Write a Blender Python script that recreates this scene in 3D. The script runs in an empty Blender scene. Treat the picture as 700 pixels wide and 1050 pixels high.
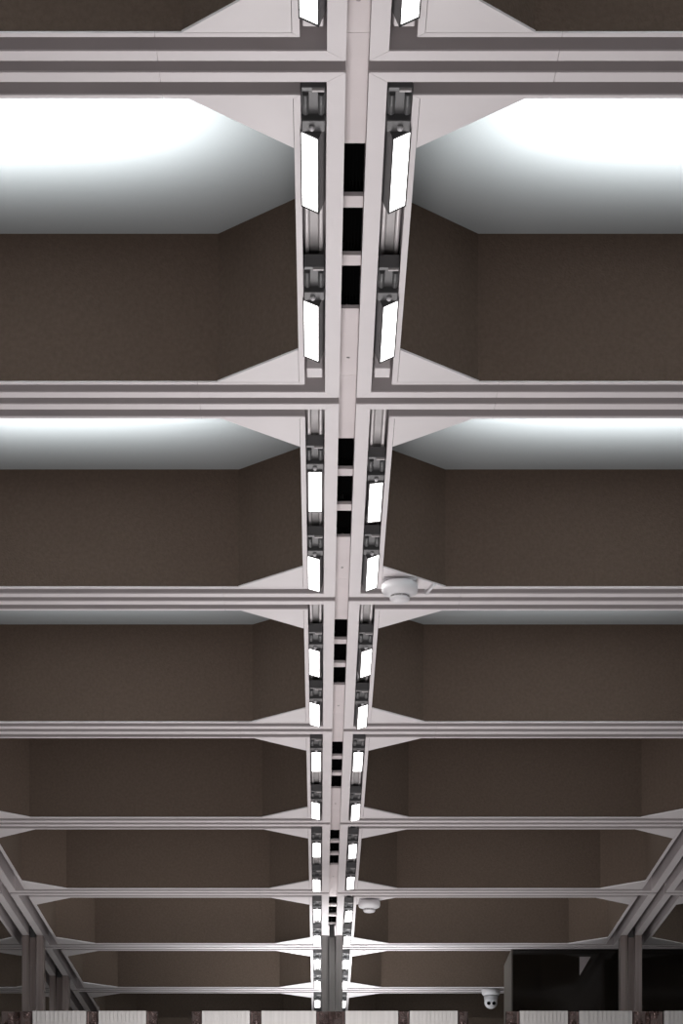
import bpy, bmesh, math, random
from mathutils import Vector, Matrix
random.seed(7)
S = bpy.context.scene
COL = S.collection
H = 3.6            # ceiling flange height above the camera
EYE = 1.6
ZC = EYE + H       # world height of the flange undersides
P = 0.68           # module of the grid (in H)
F0 = 1.982         # distance of the first cross joint (in H)
X0 = 0.0294        # lateral position of the central spine (in H)

# ------------------------------------------------------------------ materials
def new_mat(name):
    m = bpy.data.materials.new(name); m.use_nodes = True
    nt = m.node_tree; b = nt.nodes['Principled BSDF']
    return m, nt, b

def mat(name, col, rough=0.5, metal=0.0, spec=0.5, var=0.0, vscale=8.0, bump=0.0, bscale=200.0, coat=0.0):
    m, nt, b = new_mat(name)
    b.inputs['Base Color'].default_value = (*col, 1)
    b.inputs['Roughness'].default_value = rough
    b.inputs['Metallic'].default_value = metal
    b.inputs['Specular IOR Level'].default_value = spec
    b.inputs['Coat Weight'].default_value = coat
    tc = nt.nodes.new('ShaderNodeTexCoord')
    if var:
        n = nt.nodes.new('ShaderNodeTexNoise'); n.inputs['Scale'].default_value = vscale
        n.inputs['Detail'].default_value = 6
        nt.links.new(tc.outputs['Object'], n.inputs['Vector'])
        r = nt.nodes.new('ShaderNodeValToRGB')
        r.color_ramp.elements[0].position = 0.3; r.color_ramp.elements[1].position = 0.7
        r.color_ramp.elements[0].color = (*[c*(1-var) for c in col], 1)
        r.color_ramp.elements[1].color = (*[min(1, c*(1+var)) for c in col], 1)
        nt.links.new(n.outputs['Fac'], r.inputs['Fac'])
        nt.links.new(r.outputs['Color'], b.inputs['Base Color'])
    if bump:
        n2 = nt.nodes.new('ShaderNodeTexNoise'); n2.inputs['Scale'].default_value = bscale
        n2.inputs['Detail'].default_value = 4
        nt.links.new(tc.outputs['Object'], n2.inputs['Vector'])
        bp = nt.nodes.new('ShaderNodeBump'); bp.inputs['Strength'].default_value = bump
        bp.inputs['Distance'].default_value = 0.004
        nt.links.new(n2.outputs['Fac'], bp.inputs['Height'])
        nt.links.new(bp.outputs['Normal'], b.inputs['Normal'])
    return m

M = {}
M['paint'] = mat('satin_pale_paint', (0.74, 0.69, 0.70), 0.42, 0, 0.5, 0.03, 3.0)
M['paint2'] = mat('satin_pale_paint_gusset', (0.74, 0.695, 0.705), 0.42, 0, 0.5, 0.03, 4.0)
M['trough'] = mat('grey_channel_paint', (0.42, 0.38, 0.385), 0.5, 0, 0.4, 0.05, 5.0)
M['side'] = mat('grey_frame_side', (0.50, 0.455, 0.46), 0.5, 0, 0.4, 0.05, 5.0)
M['brown'] = mat('brown_acoustic_plaster', (0.122, 0.088, 0.069), 0.92, 0, 0.1, 0.10, 60.0, 0.9, 130.0)
M['white'] = mat('white_matt_paint', (0.28, 0.291, 0.294), 0.8, 0, 0.2)
M['cover'] = mat('pale_cover_paint', (0.72, 0.655, 0.655), 0.45, 0, 0.4, 0.04, 4.0)
M['black'] = mat('black_grille', (0.003, 0.003, 0.003), 0.9, 0, 0.0)
M['alu'] = mat('brushed_aluminium', (0.80, 0.77, 0.77), 0.45, 0.4, 0.5, 0.1, 10)
M['alu_dark'] = mat('dull_grey_metal', (0.46, 0.44, 0.44), 0.5, 0.4, 0.5, 0.1, 10)
M['char'] = mat('charcoal_housing', (0.085, 0.083, 0.085), 0.4, 0.2, 0.5)
M['charl'] = mat('grey_driver_case', (0.13, 0.13, 0.132), 0.4, 0.3, 0.5)
M['plastic'] = mat('white_plastic', (0.72, 0.70, 0.72), 0.35, 0, 0.5)
M['plasticg'] = mat('light_grey_plastic', (0.50, 0.48, 0.50), 0.4, 0, 0.5)
M['lens'] = mat('black_lens', (0.01, 0.01, 0.012), 0.08, 0, 0.7)
M['slab'] = mat('concrete_slab', (0.06, 0.055, 0.05), 0.9, 0, 0.2)

def emit(name, col, s):
    m, nt, b = new_mat(name)
    b.inputs['Base Color'].default_value = (0.8, 0.8, 0.8, 1)
    b.inputs['Emission Color'].default_value = (*col, 1)
    b.inputs['Emission Strength'].default_value = s
    return m
M['led'] = emit('led_diffuser', (1.0, 0.99, 0.97), 5.0)

def streak(name, c0, c1, rough, metal, sx, coat=0.0):
    """metal / panel with fine vertical streaks"""
    m, nt, b = new_mat(name)
    tc = nt.nodes.new('ShaderNodeTexCoord'); mp = nt.nodes.new('ShaderNodeMapping')
    mp.inputs['Scale'].default_value = (sx, sx, 0.5)
    n = nt.nodes.new('ShaderNodeTexNoise'); n.inputs['Scale'].default_value = 1.0; n.inputs['Detail'].default_value = 5
    r = nt.nodes.new('ShaderNodeValToRGB')
    r.color_ramp.elements[0].position = 0.3; r.color_ramp.elements[1].position = 0.72
    r.color_ramp.elements[0].color = (*c0, 1); r.color_ramp.elements[1].color = (*c1, 1)
    nt.links.new(tc.outputs['Object'], mp.inputs['Vector']); nt.links.new(mp.outputs['Vector'], n.inputs['Vector'])
    nt.links.new(n.outputs['Fac'], r.inputs['Fac']); nt.links.new(r.outputs['Color'], b.inputs['Base Color'])
    b.inputs['Roughness'].default_value = rough; b.inputs['Metallic'].default_value = metal
    b.inputs['Coat Weight'].default_value = coat
    return m
M['bronze'] = streak('polished_bronze', (0.15, 0.115, 0.108), (0.33, 0.27, 0.255), 0.35, 0.45, 30)
M['steel'] = streak('brushed_steel', (0.17, 0.165, 0.16), (0.30, 0.285, 0.28), 0.3, 0.8, 30)
def wavy(name, c, rough):
    m = mat(name, c, rough, 0.9, 0.5, 0.3, 6.0)
    nt = m.node_tree; b = nt.nodes['Principled BSDF']
    tc = nt.nodes.new('ShaderNodeTexCoord'); n = nt.nodes.new('ShaderNodeTexNoise')
    n.inputs['Scale'].default_value = 4.0; n.inputs['Detail'].default_value = 1.5
    bp = nt.nodes.new('ShaderNodeBump'); bp.inputs['Strength'].default_value = 1.0; bp.inputs['Distance'].default_value = 0.05
    nt.links.new(tc.outputs['Object'], n.inputs['Vector']); nt.links.new(n.outputs['Fac'], bp.inputs['Height'])
    nt.links.new(bp.outputs['Normal'], b.inputs['Normal'])
    return m
M['bronze'] = wavy('polished_bronze_post', (0.34, 0.26, 0.25), 0.08)
M['bronze_col'] = streak('satin_bronze_cladding', (0.24, 0.19, 0.18), (0.46, 0.385, 0.365), 0.35, 0.4, 30)
M['panel'] = streak('pale_ribbed_panel', (0.50, 0.48, 0.47), (0.60, 0.575, 0.565), 0.45, 0.0, 40)
M['granite'] = mat('black_polished_stone', (0.010, 0.008, 0.006), 0.10, 0, 0.5, 0.3, 3.0)
M['granite_side'] = mat('brown_stone_edge', (0.10, 0.085, 0.075), 0.5, 0, 0.4, 0.2, 3.0)

# ------------------------------------------------------------------ mesh helpers (all dimensions in H units, scaled on build)
def box(bm, x0, x1, y0, y1, z0, z1):
    v = [bm.verts.new((x*H, y*H, z*H)) for z in (z0, z1) for y in (y0, y1) for x in (x0, x1)]
    for f in ((0,2,3,1),(4,5,7,6),(0,1,5,4),(2,6,7,3),(0,4,6,2),(1,3,7,5)):
        bm.faces.new([v[i] for i in f])

def prism(bm, pts, z0, z1):
    a = [bm.verts.new((x*H, y*H, z0*H)) for x, y in pts]
    b = [bm.verts.new((x*H, y*H, z1*H)) for x, y in pts]
    n = len(pts)
    bm.faces.new(list(reversed(a))); bm.faces.new(b)
    for i in range(n):
        bm.faces.new((a[i], a[(i+1)%n], b[(i+1)%n], b[i]))

def tube(bm, p0, p1, r, n=12, cap=True):
    p0 = Vector(p0)*H; p1 = Vector(p1)*H; r *= H
    d = (p1-p0).normalized()
    u = d.orthogonal().normalized(); w = d.cross(u)
    A = []; B = []
    for i in range(n):
        t = 2*math.pi*i/n; o = u*math.cos(t)*r + w*math.sin(t)*r
        A.append(bm.verts.new(p0+o)); B.append(bm.verts.new(p1+o))
    for i in range(n):
        f = bm.faces.new((A[i], A[(i+1)%n], B[(i+1)%n], B[i])); f.smooth = True
    if cap:
        bm.faces.new(list(reversed(A))); bm.faces.new(B)

def lathe(bm, prof, n=40, centre=(0,0,0)):
    """prof: list of (r, z) from top to bottom, closed with caps when r == 0"""
    cx, cy, cz = centre
    rings = []
    for r, z in prof:
        if r <= 1e-6:
            rings.append([bm.verts.new((cx*H, cy*H, (cz+z)*H))])
        else:
            rings.append([bm.verts.new(((cx+r*math.cos(2*math.pi*i/n))*H, (cy+r*math.sin(2*math.pi*i/n))*H, (cz+z)*H)) for i in range(n)])
    for a, b in zip(rings, rings[1:]):
        for i in range(n):
            j = (i+1) % n
            if len(a) == 1 and len(b) == 1: continue
            if len(a) == 1: f = bm.faces.new((a[0], b[i], b[j]))
            elif len(b) == 1: f = bm.faces.new((a[i], a[j], b[0]))
            else: f = bm.faces.new((a[i], a[j], b[j], b[i]))
            f.smooth = True

def ball(bm, c, r, seg=16, sz=1.0):
    prof = [(r*math.sin(math.pi*i/10), r*sz*math.cos(math.pi*i/10)) for i in range(11)]
    prof[0] = (0, r*sz); prof[-1] = (0, -r*sz)
    lathe(bm, prof, seg, c)

def build(name, bm, m, parent=None, bevel=0.0, rot=None):
    bmesh.ops.recalc_face_normals(bm, faces=bm.faces[:])
    if rot is not None: bmesh.ops.transform(bm, matrix=rot, verts=bm.verts[:])
    me = bpy.data.meshes.new(name); bm.to_mesh(me); bm.free()
    me.materials.append(m)
    o = bpy.data.objects.new(name, me); COL.objects.link(o)
    if parent is not None: o.parent = parent
    if bevel:
        md = o.modifiers.new('bevel', 'BEVEL'); md.width = bevel*H; md.segments = 2
        md.limit_method = 'ANGLE'; md.angle_limit = math.radians(40)
    return o

def tag(o, label, cat, group=None):
    o['label'] = label; o['category'] = cat
    if group: o['group'] = group
    return o

def thing(name, loc, label, cat, group=None):
    o = bpy.data.objects.new(name, None); COL.objects.link(o)
    o.empty_display_size = 0.1
    o.location = loc
    return tag(o, label, cat, group)

def struct(o):
    o['kind'] = 'structure'; return o

def dup(root, loc, label, name=None):
    r = root.copy(); COL.objects.link(r); r.location = loc; r['label'] = label
    for ch in list(root.children):
        c = ch.copy(); COL.objects.link(c); c.parent = r
        for g in list(ch.children):
            d = g.copy(); COL.objects.link(d); d.parent = c
    return r

def W(x, y, z=0.0):           # H units -> world (z measured from the flange level)
    return Vector((x*H, y*H, ZC + z*H))

def spine_x(k): return X0 + k*P
def joint_y(j): return F0 + j*P

# ------------------------------------------------------------------ words for the labels
ROW = {-1: 'row cut off by top edge', 0: 'first full row from top', 1: 'second full row from top',
       2: 'third full row from top', 3: 'fourth full row from top', 4: 'fifth full row from top',
       5: 'sixth full row from top', 6: 'seventh full row from top', 7: 'lowest row just above panels'}
LASTROW = 7

# ------------------------------------------------------------------ coffers
GAP = 0.0178
a = 0.34 - GAP/2           # outer edge of the flange
b = a - 0.0145             # inner edge of the flange
e = b - 0.0205             # outer edge of the lip
g = e - 0.0056             # opening
CH = 0.082                 # corner chamfer leg
DEP = 0.150                # coffer depth
FH = 0.034                 # frame height
SEAM = 0.34 - 0.152        # joints in the frames
sg = 0.00022

def ring_bm(o_, i_, z0, z1, seams=True):
    """square ring of bars: mitred corner pieces and straight runs with hairline joints"""
    bm = bmesh.new()
    def quadbar(rot):
        s = SEAM
        m45 = sg if seams else 0.0
        if not seams or abs(math.cos(rot)) > 0.5:
            c, n = math.cos(rot), math.sin(rot)
            prism(bm, [(x*c-y*n, x*n+y*c) for x, y in [(i_, -i_+m45), (o_, -o_+m45), (o_, o_-m45), (i_, i_-m45)]], z0, z1)
            return
        # right hand bar turned four times; corner pieces are mitred
        pieces = [[(i_, -i_+m45), (o_, -o_+m45), (o_, -s-sg), (i_, -s-sg)],
                  [(i_, -s+sg), (o_, -s+sg), (o_, s-sg), (i_, s-sg)],
                  [(i_, s+sg), (o_, s+sg), (o_, o_-m45), (i_, i_-m45)]]
        for p in pieces:
            c, n = math.cos(rot), math.sin(rot)
            prism(bm, [(x*c-y*n, x*n+y*c) for x, y in p], z0, z1)
    for q in range(4): quadbar(q*math.pi/2)
    return bm

def octa(h, c): return [(h, -h+c), (h, h-c), (h-c, h), (-h+c, h), (-h, h-c), (-h, -h+c), (-h+c, -h), (h-c, -h)]

def make_coffer(loc, label):
    t = thing('ceiling_coffer', loc, label, 'ceiling coffer', 'octagonal brown ceiling coffers')
    # outer flange with a thin upstand behind it
    build('outer_frame', ring_bm(a, b, 0.0, 0.0015), M['paint'], t)
    up = ring_bm(a-0.0002, b+0.0002, 0.0015, FH, False)
    build('frame_upstand', up, M['side'], t)
    # channel roof
    ch = bmesh.new()
    for q in range(4):
        c, n = math.cos(q*math.pi/2), math.sin(q*math.pi/2)
        prism(ch, [(x*c-y*n, x*n+y*c) for x, y in [(e, -e), (b+0.0004, -b-0.0004), (b+0.0004, b+0.0004), (e, e)]], FH-0.001, FH+0.003)
    build('channel_roof', ch, M['trough'], t)
    build('inner_frame', ring_bm(e, g, 0.0, 0.0015), M['paint'], t)
    build('inner_upstand', ring_bm(e-0.0002, g+0.0012, 0.0015, FH-0.001, False), M['side'], t)
    for sx, sy in ((1,1),(-1,1),(-1,-1),(1,-1)):
        gm = bmesh.new(); k = g - 0.0004
        pts = [(sx*k, sy*k), (sx*(k-CH), sy*k), (sx*k, sy*(k-CH))]
        prism(gm, pts, 0.0002, 0.002)
        build('corner_gusset', gm, M['paint2'], t)
    wl = bmesh.new()
    hi = g+0.0005; ho = hi+0.004
    inn = octa(hi, CH); out = octa(ho, CH+0.0016)
    for i in range(8):
        j = (i+1) % 8
        prism(wl, [inn[i], out[i], out[j], inn[j]], 0.0021, DEP)
    bmesh.ops.remove_doubles(wl, verts=wl.verts[:], dist=1e-5)
    build('coffer_wall', wl, M['brown'], t)
    rf = bmesh.new(); prism(rf, octa(ho, CH+0.0016), DEP, DEP+0.005)
    build('coffer_top', rf, M['white'], t)
    return t

COLN = {-2: 'coffer beyond the left spine', -1: 'coffer left of central spine',
        0: 'coffer right of central spine', 1: 'coffer beyond the right spine'}
proto = None
for j in range(-1, LASTROW+1):
    for k in (-2, -1, 0, 1):
        if k in (-2, 1) and j < 2: continue
        loc = W(spine_x(k)+P/2, joint_y(j)+P/2)
        glow = ', top glowing white' if (j in (0, 1) and k in (-1, 0)) else ''
        lab = f'brown octagonal {COLN[k]}, {ROW[j]}' + glow
        if proto is None: proto = make_coffer(loc, lab)
        else: dup(proto, loc, lab)

# ------------------------------------------------------------------ spine covers with air grilles
CZ = 0.026
SPN = {-1: 'left spine', 0: 'central light spine', 1: 'right spine'}
def make_cover(loc, label):
    t = thing('spine_cover', loc, label, 'ceiling cover strip', 'cover strips along the spines')
    h = GAP/2 + 0.0004
    s0 = [0.262, 0.437, 0.612]; L = 0.142
    y = 0.0; edges = []
    for q in (s0 + [None]):
        bm = bmesh.new()
        box(bm, -h, h, y*P, (q*P if q is not None else P-0.0004), CZ, CZ+0.004)
        build('cover_panel', bm, M['cover'], t, 0.0004)
        if q is not None: edges.append((q, q+L)); y = q+L
    for p, q in edges:
        gm = bmesh.new()
        box(gm, -h, h, p*P, q*P, CZ+0.012, CZ+0.014)
        gr = build('air_grille', gm, M['black'], t)
        for i in (-2, -1, 0, 1, 2):
            bl = bmesh.new(); xx = i*0.0030
            box(bl, xx-0.0005, xx+0.0005, p*P, q*P, CZ+0.005, CZ+0.012)
            build('blade', bl, M['black'], gr)
    for yy in (0.1, 0.9):
        hg = bmesh.new(); tube(hg, (0, yy*P, CZ+0.003), (0, yy*P, 0.1575), 0.0015, 8)
        build('hanger', hg, M['alu_dark'], t)
    sm = bmesh.new()
    lathe(sm, [(0, CZ), (0.0016, CZ), (0.0016, CZ-0.0006), (0, CZ-0.0008)], 16, (0, 0.93*P, 0))
    build('screw', sm, M['alu_dark'], t)
    return t
protoc = None
for k in (0, -1, 1):
    for j in range(-1, LASTROW+1):
        if k and j < 2: continue
        loc = W(spine_x(k), joint_y(j))
        lab = f'pale cover strip with black grilles, {SPN[k]}, {ROW[j]}'
        if protoc is None: protoc = make_cover(loc, lab)
        else: dup(protoc, loc, lab)

# cross joint closers between the frames
for j in range(0, LASTROW+2):
    bm = bmesh.new()
    y = joint_y(j)
    for k in (-2, -1, 0, 1):
        if k in (-2, 1) and j < 2: continue
        box(bm, spine_x(k)+GAP/2, spine_x(k+1)-GAP/2, y-GAP/2+0.0005, y+GAP/2-0.0005, CZ+0.0045, CZ+0.008)
    o = build(f'trim_{j+1}', bm, M['side']); o.location = (0, 0, ZC); struct(o)

# slab above everything
bm = bmesh.new()
box(bm, -1.75, 1.80, 1.0, joint_y(LASTROW+1)+0.02, 0.157, 0.20)
o = build('ceiling', bm, M['slab']); o.location = (0, 0, ZC); struct(o)

# ------------------------------------------------------------------ lighting tracks and floodlights in the central spine
TR = GAP/2 + 0.015 + 0.010      # trough centre from the spine centre
def make_track(loc, label, plate):
    t = thing('lighting_track', loc, label, 'lighting track', 'metal tracks in the light troughs')
    l0, l1 = 0.0275, P-0.0275
    bm = bmesh.new()
    box(bm, -0.0040, 0.0040, l0, l1, 0.0195, 0.0342)
    build('track_body', bm, M['alu_dark'], t, 0.0006)
    for sx in (-1, 1):
        r = bmesh.new(); tube(r, (sx*0.0062, l0, 0.0195), (sx*0.0062, l1, 0.0195), 0.0020, 12)
        build('side_rail', r, M['alu'], t)
    if not plate: return t
    ep = bmesh.new()
    box(ep, -0.0078, 0.0078, P-0.074, P-0.050, 0.0045, 0.0178)
    build('end_plate', ep, M['paint2'], t, 0.0008)
    return t

LW, LH, LL = 0.0165, 0.0170, 0.134
def make_lamp(loc, label, tilt, side):
    """tilt in degrees; the face turns away from the spine centre. local y=0 is the near end of the lit face"""
    t = thing('led_floodlight', loc, label, 'light', 'slim LED floodlights in the spine')
    th = math.radians(tilt)*(-side)
    # positive rotation about +y takes +x to -z
    c = Matrix.Rotation(th, 4, 'Y')
    R = c
    w, h = LW, LH
    hb = bmesh.new()
    prof = [(-w/2, 0.0012), (-w/2, h*0.8), (-w*0.40, h), (w*0.40, h), (w/2, h*0.8), (w/2, 0.0012)]
    A = [hb.verts.new((x*H, -0.003*H, z*H)) for x, z in prof]
    B = [hb.verts.new((x*H, (LL+0.003-0.004)*H, z*H)) for x, z in prof]
    hb.faces.new(A); hb.faces.new(list(reversed(B)))
    for i in range(6): hb.faces.new((A[i], A[(i+1)%6], B[(i+1)%6], B[i]))
    # thin rim round the lit face
    box(hb, -w/2, -w/2+0.0012, -0.003, LL-0.001, 0, 0.0014); box(hb, w/2-0.0012, w/2, -0.003, LL-0.001, 0, 0.0014)
    box(hb, -w/2, w/2, -0.003, 0, 0, 0.0014); box(hb, -w/2, w/2, LL-0.004, LL-0.001, 0, 0.0014)
    build('housing', hb, M['char'], t, 0, R)
    lp = bmesh.new(); box(lp, -w/2+0.0012, w/2-0.0012, 0.0, LL-0.004, 0.0003, 0.0013)
    build('led_panel', lp, M['led'], t, 0, R)
    # driver carried at the near end, straight in the trough
    ox = -side*0.0032*math.sin(math.radians(tilt))/math.sin(math.radians(24))
    d = bmesh.new()
    box(d, ox-0.0098, ox+0.0098, -0.058, -0.004, 0.0075, 0.0165)
    dr = build('driver_case', d, M['char'], t, 0.0008)
    for sx in (-1, 1):
        f = bmesh.new(); tube(f, (ox+sx*0.0062, -0.056, 0.0070), (ox+sx*0.0062, -0.025, 0.0070), 0.0027, 12)
        build('driver_tube', f, M['charl'], dr)
    pl = bmesh.new(); box(pl, ox-0.0096, ox+0.0096, -0.021, -0.0031, 0.0018, 0.0120)
    build('hinge_block', pl, M['char'], t, 0.0008)
    kb = bmesh.new(); ball(kb, (ox*0.6, -0.0115, 0.0006), 0.0024, 16, 1.0)
    build('sensor_knob', kb, M['plastic'], t)
    cl = bmesh.new(); box(cl, ox-0.0092, ox+0.0092, -0.066, -0.0605, 0.0060, 0.0177)
    mc = build('mounting_clip', cl, M['charl'], t, 0.0005)
    cl = bmesh.new(); box(cl, ox-0.001, ox+0.0086, -0.0655, -0.0625, 0.004, 0.0062)
    build('clip_latch', cl, M['alu_dark'], mc, 0.0004)
    return t

# (row): left near, left far, right near, right far as (start offset, tilt)
LAMPS = {
 -1: ((0.150, 24), (0.470, 24), (0.150, 24), (0.470, 24)),
  0: ((0.097, 24), (0.424, 22), (0.097, 24), (0.424, 24)),
  1: ((0.209, 0), (0.497, 16), (0.240, 6), (0.490, 20)),
  2: ((0.219, 16), (0.503, 16), (0.219, 18), (0.515, 18)),
  3: ((0.141, 0), (0.495, 12), (0.141, 0), (0.510, 10)),
  4: ((0.172, 0), (0.525, 4), (0.178, 4), (0.498, 4)),
  5: ((0.183, 0), (0.520, 0), (0.195, 6), (0.520, 6)),
  6: ((0.178, 0), (0.520, 0), (0.178, 6), (0.520, 6)),
  7: ((0.178, 0), (0.520, 0), (0.178, 6), (0.520, 6)),
}
prototr = {}; cache = {}
for j in range(-1, LASTROW+1):
    for si, side in ((0, -1), (1, 1)):
        sd = 'left' if side < 0 else 'right'
        x = spine_x(0) + side*TR
        loc = W(x, joint_y(j))
        lab = f'grey metal track in {sd} trough of central spine, {ROW[j]}'
        pk = j <= 0
        if pk not in prototr: prototr[pk] = make_track(loc, lab, pk)
        else: dup(prototr[pk], loc, lab)
        for q in (0, 1):
            off, tilt = LAMPS[j][si*2+q]
            st = 'tilted' if tilt > 8 else 'level'
            lab = f'LED light {st}, {"upper" if q == 0 else "lower"} one in {sd} trough, {ROW[j]}'
            zc = -0.0058*math.sin(math.radians(tilt))/math.sin(math.radians(24)) - 0.0008
            xs = x + side*0.0032*math.sin(math.radians(tilt))/math.sin(math.radians(24))
            l = W(xs, joint_y(j)+off, zc)
            key = (tilt, side)
            if key not in cache: cache[key] = make_lamp(l, lab, tilt, side)
            else: dup(cache[key], l, lab)

# ------------------------------------------------------------------ smoke detectors
def make_detector(loc, label):
    t = thing('smoke_detector', loc, label, 'smoke detector', 'white ceiling smoke detectors')
    bm = bmesh.new()
    box(bm, -0.0205, 0.0205, -0.013, 0.013, -0.004, 0.0)
    build('mounting_plate', bm, M['plasticg'], t, 0.001)
    bm = bmesh.new()
    lathe(bm, [(0, -0.004), (0.0205, -0.004), (0.0226, -0.0055), (0.0230, -0.0125), (0.0215, -0.0165), (0.0150, -0.0195), (0.0128, -0.020), (0, -0.020)], 48)
    build('base', bm, M['plastic'], t)
    bm = bmesh.new()
    lathe(bm, [(0, -0.020), (0.0112, -0.020), (0.0112, -0.0222), (0, -0.0222)], 40)
    nk = build('sensing_gap', bm, M['alu_dark'], t)
    for i in range(8):
        r = bmesh.new(); an = math.pi*2*i/8+0.2; x, y = 0.0114*math.cos(an), 0.0114*math.sin(an)
        box(r, x-0.0007, x+0.0007, y-0.0007, y+0.0007, -0.0222, -0.0198)
        build('rib', r, M['plastic'], nk)
    bm = bmesh.new()
    lathe(bm, [(0, -0.0222), (0.0128, -0.0222), (0.0128, -0.0240), (0.0105, -0.0268), (0.006, -0.0278), (0, -0.0280)], 40)
    build('cap', bm, M['plastic'], t)
    return t
d1 = make_detector(W(0.1015, 3.262), 'white smoke detector under the gusset at the far end of the second full row')
dup(d1, W(0.1055, 5.452), 'smaller looking white smoke detector near the bottom, right of the central spine')
# short white conduit across the channel beside the first detector
bm = bmesh.new()
tube(bm, (0.1455, 3.2735, -0.0022), (0.137, 3.3115, -0.0022), 0.0022, 12)
ball(bm, (0.137, 3.3115, -0.0022), 0.0022, 12)
tube(bm, (0.137, 3.3115, -0.0022), (0.137, 3.3115, 0.0335), 0.0022, 12)
o = build('conduit', bm, M['plastic']); o.location = (0, 0, ZC+0.0006*H)
tag(o, 'short white conduit stub beside the larger smoke detector', 'conduit')

# ------------------------------------------------------------------ security camera
t = thing('security_camera', W(0.4455, 6.727, 0.0004), 'white turret security camera with two dark lenses under the lowest cross beam', 'security camera')
bm = bmesh.new()
lathe(bm, [(0, 0), (0.0235, 0), (0.0240, -0.002), (0.0235, -0.011), (0.020, -0.016), (0, -0.016)], 40)
build('base', bm, M['plastic'], t)
bm = bmesh.new()
lathe(bm, [(0, -0.016), (0.0185, -0.016), (0.0175, -0.026), (0.0165, -0.030), (0, -0.030)], 40)
build('swivel_collar', bm, M['plasticg'], t)
bm = bmesh.new(); ball(bm, (0, -0.002, -0.034), 0.0170, 32)
hd = build('head', bm, M['plastic'], t)
for sx in (-1, 1):
    bm = bmesh.new()
    tube(bm, (sx*0.0066, -0.014, -0.0375), (sx*0.0066, -0.0185, -0.0385), 0.0046, 20)
    build('lens', bm, M['lens'], hd)

# ------------------------------------------------------------------ columns under the spines
CW = 0.0485
def make_column(loc, label, m, top):
    t = thing('metal_column', loc, label, 'column', 'metal columns under the spines')
    hgt = top
    for n, (xa, xb, ya, yb) in {'flange_plate': (-CW/2, -0.0085, 0, 0.045), 'flange_plate_b': (0.0085, CW/2, 0, 0.045), 'web': (-0.0085, 0.0085, 0.006, 0.039)}.items():
        bm = bmesh.new(); box(bm, xa, xb, ya, yb, 0, hgt)
        build('flange_plate' if n.startswith('fl') else 'web', bm, m, t, 0.001)
    for s in (-1, 1):
        bm = bmesh.new(); tube(bm, (s*0.0085, 0.0035, 0), (s*0.0085, 0.0035, hgt), 0.0018, 12)
        build('bead', bm, m, t)
    bm = bmesh.new(); box(bm, -0.006, 0.006, 0.004, 0.03, hgt-0.004, hgt+CZ-0.0008)
    build('head_bracket', bm, M['char'], t)
    return t
HT = ZC/H - 0.0006
make_column(Vector((spine_x(0)*H, 5.895*H, 0)), 'grey steel column under the central light spine', M['steel'], HT)
make_column(Vector((spine_x(-1)*H, 5.893*H, 0)), 'brown metal column at far left, in front of a second one', M['bronze_col'], HT)
make_column(Vector((spine_x(-1)*H, 6.490*H, 0)), 'darker metal column just behind the left one', M['bronze_col'], HT)
make_column(Vector((spine_x(1)*H, 5.893*H, 0)), 'brown metal column at right against the black wall block', M['bronze_col'], HT)

# ------------------------------------------------------------------ black wall block on the right
t = thing('wall_block', Vector((0.452*H, 6.086*H, 0)), 'black polished wall block on the right behind the right column', 'wall block')
bm = bmesh.new(); box(bm, 0.002, 0.95, 0, 0.24, 0, HT)
build('block_front', bm, M['granite'], t)
bm = bmesh.new(); box(bm, -0.001, 0.002, 0, 0.24, 0, HT)
build('block_side', bm, M['granite_side'], t)

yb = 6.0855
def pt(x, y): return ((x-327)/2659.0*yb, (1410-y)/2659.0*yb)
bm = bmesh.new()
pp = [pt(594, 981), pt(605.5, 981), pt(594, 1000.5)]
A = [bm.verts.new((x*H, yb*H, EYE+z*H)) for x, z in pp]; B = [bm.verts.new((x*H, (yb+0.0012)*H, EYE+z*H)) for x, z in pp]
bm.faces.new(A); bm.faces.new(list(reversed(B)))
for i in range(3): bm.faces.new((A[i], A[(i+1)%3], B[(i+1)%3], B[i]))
o = build('gusset_reflection', bm, M['trough'])  # pale triangle modelled to imitate a gusset's reflection in the polished block
tag(o, 'small pale triangle added as a gusset reflection on the black wall block', 'reflection')

# ------------------------------------------------------------------ end wall
bm = bmesh.new(); box(bm, -1.75, 1.80, 7.25, 7.29, 0, HT)
o = build('wall_back', bm, M['brown']); struct(o)

# ------------------------------------------------------------------ panelled screen at the bottom
YD = 5.585
def px(x): return (x-327.0)/2659.0*YD
TOP = EYE/H + (1410-1036.5)/2659.0*YD
PANELS = [(-32, -13), (33.5, 88), (101, 149.5), (207, 256), (268, 324), (354, 408), (420, 469), (533, 582), (594, 648), (681, 735)]
PL = ['cut off at the left edge', 'right of the far left dark post', 'beside the gap left of centre', 'right of the gap left of centre',
      'just left of the central column', 'just right of the central column', 'left of the security camera', 'under the black wall block, left one',
      'left of the right brown column post', 'cut off at the right edge']
for i, (x0, x1) in enumerate(PANELS):
    if i == 0: continue
    bm = bmesh.new()
    w = px(x1)-px(x0)
    box(bm, 0, w, 0, 0.02, 0, TOP)
    for r in range(1, 12):
        xx = w*r/12
        box(bm, xx-0.0009, xx+0.0009, -0.0012, 0, 0, TOP-0.0008)
    o = build('cladding_panel', bm, M['panel']); o.location = (px(x0)*H, YD*H, 0)
    tag(o, f'pale ribbed upright panel along the bottom edge, {PL[i]}', 'wall panel', 'pale upright panels along the bottom')

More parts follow.
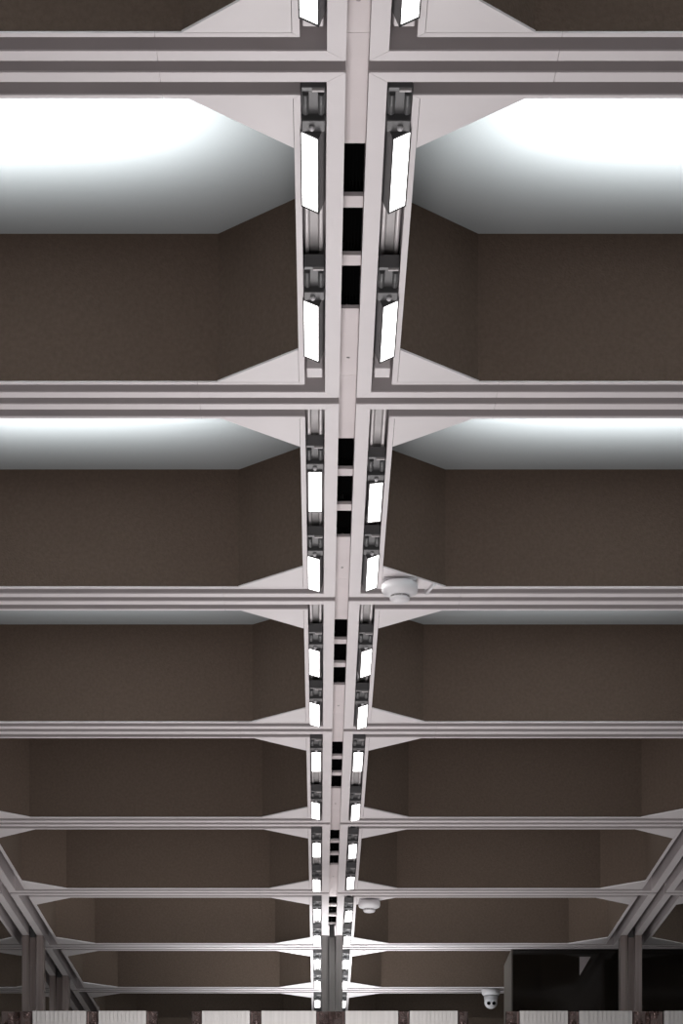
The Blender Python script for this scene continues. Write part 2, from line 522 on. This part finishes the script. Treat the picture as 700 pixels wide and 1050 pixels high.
POSTS = [(1, 33, 'wide dark bronze post at the bottom left corner'), (88.5, 100.5, 'narrow polished bronze post between the two leftmost panels'),
         (150, 161, 'polished bronze post at the left side of the left gap'), (196, 206.5, 'bronze post at the right side of the left gap'),
         (256.5, 267.5, 'narrow dark bronze post left of the central column'),
         (324.2, 353.8, 'wide polished bronze post under the central column'),
         (408.5, 419.5, 'narrow dark bronze post right of the central column'), (469.5, 480, 'bronze post under the security camera'),
         (519, 532.5, 'polished bronze post at the left corner of the black block'), (582.5, 593.5, 'narrow polished post under the black block'),
         (648.5, 680.5, 'wide dark bronze post under the right column')]
for x0, x1, lab in POSTS:
    w = px(x1)-px(x0)
    t = thing('bronze_post', Vector((px(x0)*H, YD*H, 0)), lab, 'post', 'bronze posts between the panels')
    n = 2 if w > 0.04 else 1
    for q in range(n):
        bm = bmesh.new()
        u0, u1 = w*q/n, w*(q+1)/n
        if n == 2: u0 += 0.0015*(q == 1)*2; u1 -= 0.003*(q == 0)
        # half round polished moulding
        m_ = 14; cx = (u0+u1)/2; r = (u1-u0)/2
        pts = [(cx + r*math.cos(math.pi*i/m_), 0.012 - r*0.8*math.sin(math.pi*i/m_)) for i in range(m_+1)]
        prism(bm, [(x, y) for x, y in pts] + [(u0, 0.02), (u1, 0.02)][::1], 0, TOP-0.0012)
        for f in bm.faces:
            if len(f.verts) == 4: f.smooth = False
        build('moulding', bm, M['bronze'], t)
    bm = bmesh.new(); box(bm, 0, w, 0.0125, 0.024, 0, TOP+0.0004)
    build('back_plate', bm, M['bronze'], t)

# ------------------------------------------------------------------ light
w = bpy.data.worlds.new('World'); S.world = w; w.use_nodes = True
nt = w.node_tree; bg = nt.nodes['Background']
bg.inputs['Color'].default_value = (0.99, 1.0, 0.97, 1); bg.inputs['Strength'].default_value = 0.12

def area(name, loc, sx, sy, e, col, spread=180):
    L = bpy.data.lights.new(name, 'AREA'); L.shape = 'RECTANGLE'
    L.size = sx*H; L.size_y = sy*H; L.energy = e; L.color = col; L.spread = math.radians(spread)
    o = bpy.data.objects.new(name, L); COL.objects.link(o)
    o.location = loc; o.rotation_euler = (math.pi, 0, 0)
    return o

# uplights in the coffers nearest the camera
for j in range(-1, LASTROW+1):
    for k in ((-1, 0) if j < 3 else (-2, -1, 0, 1)):
        area('coffer_uplight', W(spine_x(k)+P/2, joint_y(j)+P/2, 0.012), 0.36, 0.18, 40 if j < 3 else (18 if k in (-1, 0) else 26), (0.93, 0.98, 1.0), 120)
# added upward fill below the central spine, no fitting stands there
area('aisle_fill', W(-0.03, 3.25, -0.80), 0.26, 4.1, 168, (1.0, 0.955, 0.96))
# added unseen light behind the screen, whitening the ceiling round the central column
area('unseen_column_light', W(spine_x(0), 6.25, -0.50), 0.08, 1.1, 92, (0.97, 0.99, 1.0), 110)
o = area('panel_fill', W(-0.06, 5.2, -0.50), 0.7, 0.1, 36, (1.0, 0.98, 0.97))  # added unseen fill that brightens the screen panels from the front
o.rotation_euler = (math.radians(100), 0, 0)

# ------------------------------------------------------------------ camera
cam = bpy.data.cameras.new('camera'); co = bpy.data.objects.new('camera', cam); COL.objects.link(co)
co.location = (0, 0, EYE); co.rotation_euler = (math.pi/2, 0, 0)
cam.sensor_fit = 'VERTICAL'; cam.sensor_height = 36.0; cam.sensor_width = 24.0
cam.lens = 2659.0/1050.0*36.0
cam.shift_y = (1410-525)/1050.0
cam.shift_x = (350-327)/1050.0
cam.clip_end = 200
S.camera = co
S.view_settings.view_transform = 'Standard'; S.view_settings.look = 'None'
S.view_settings.exposure = 0.0; S.view_settings.gamma = 1.0; S.view_settings.use_curve_mapping = False
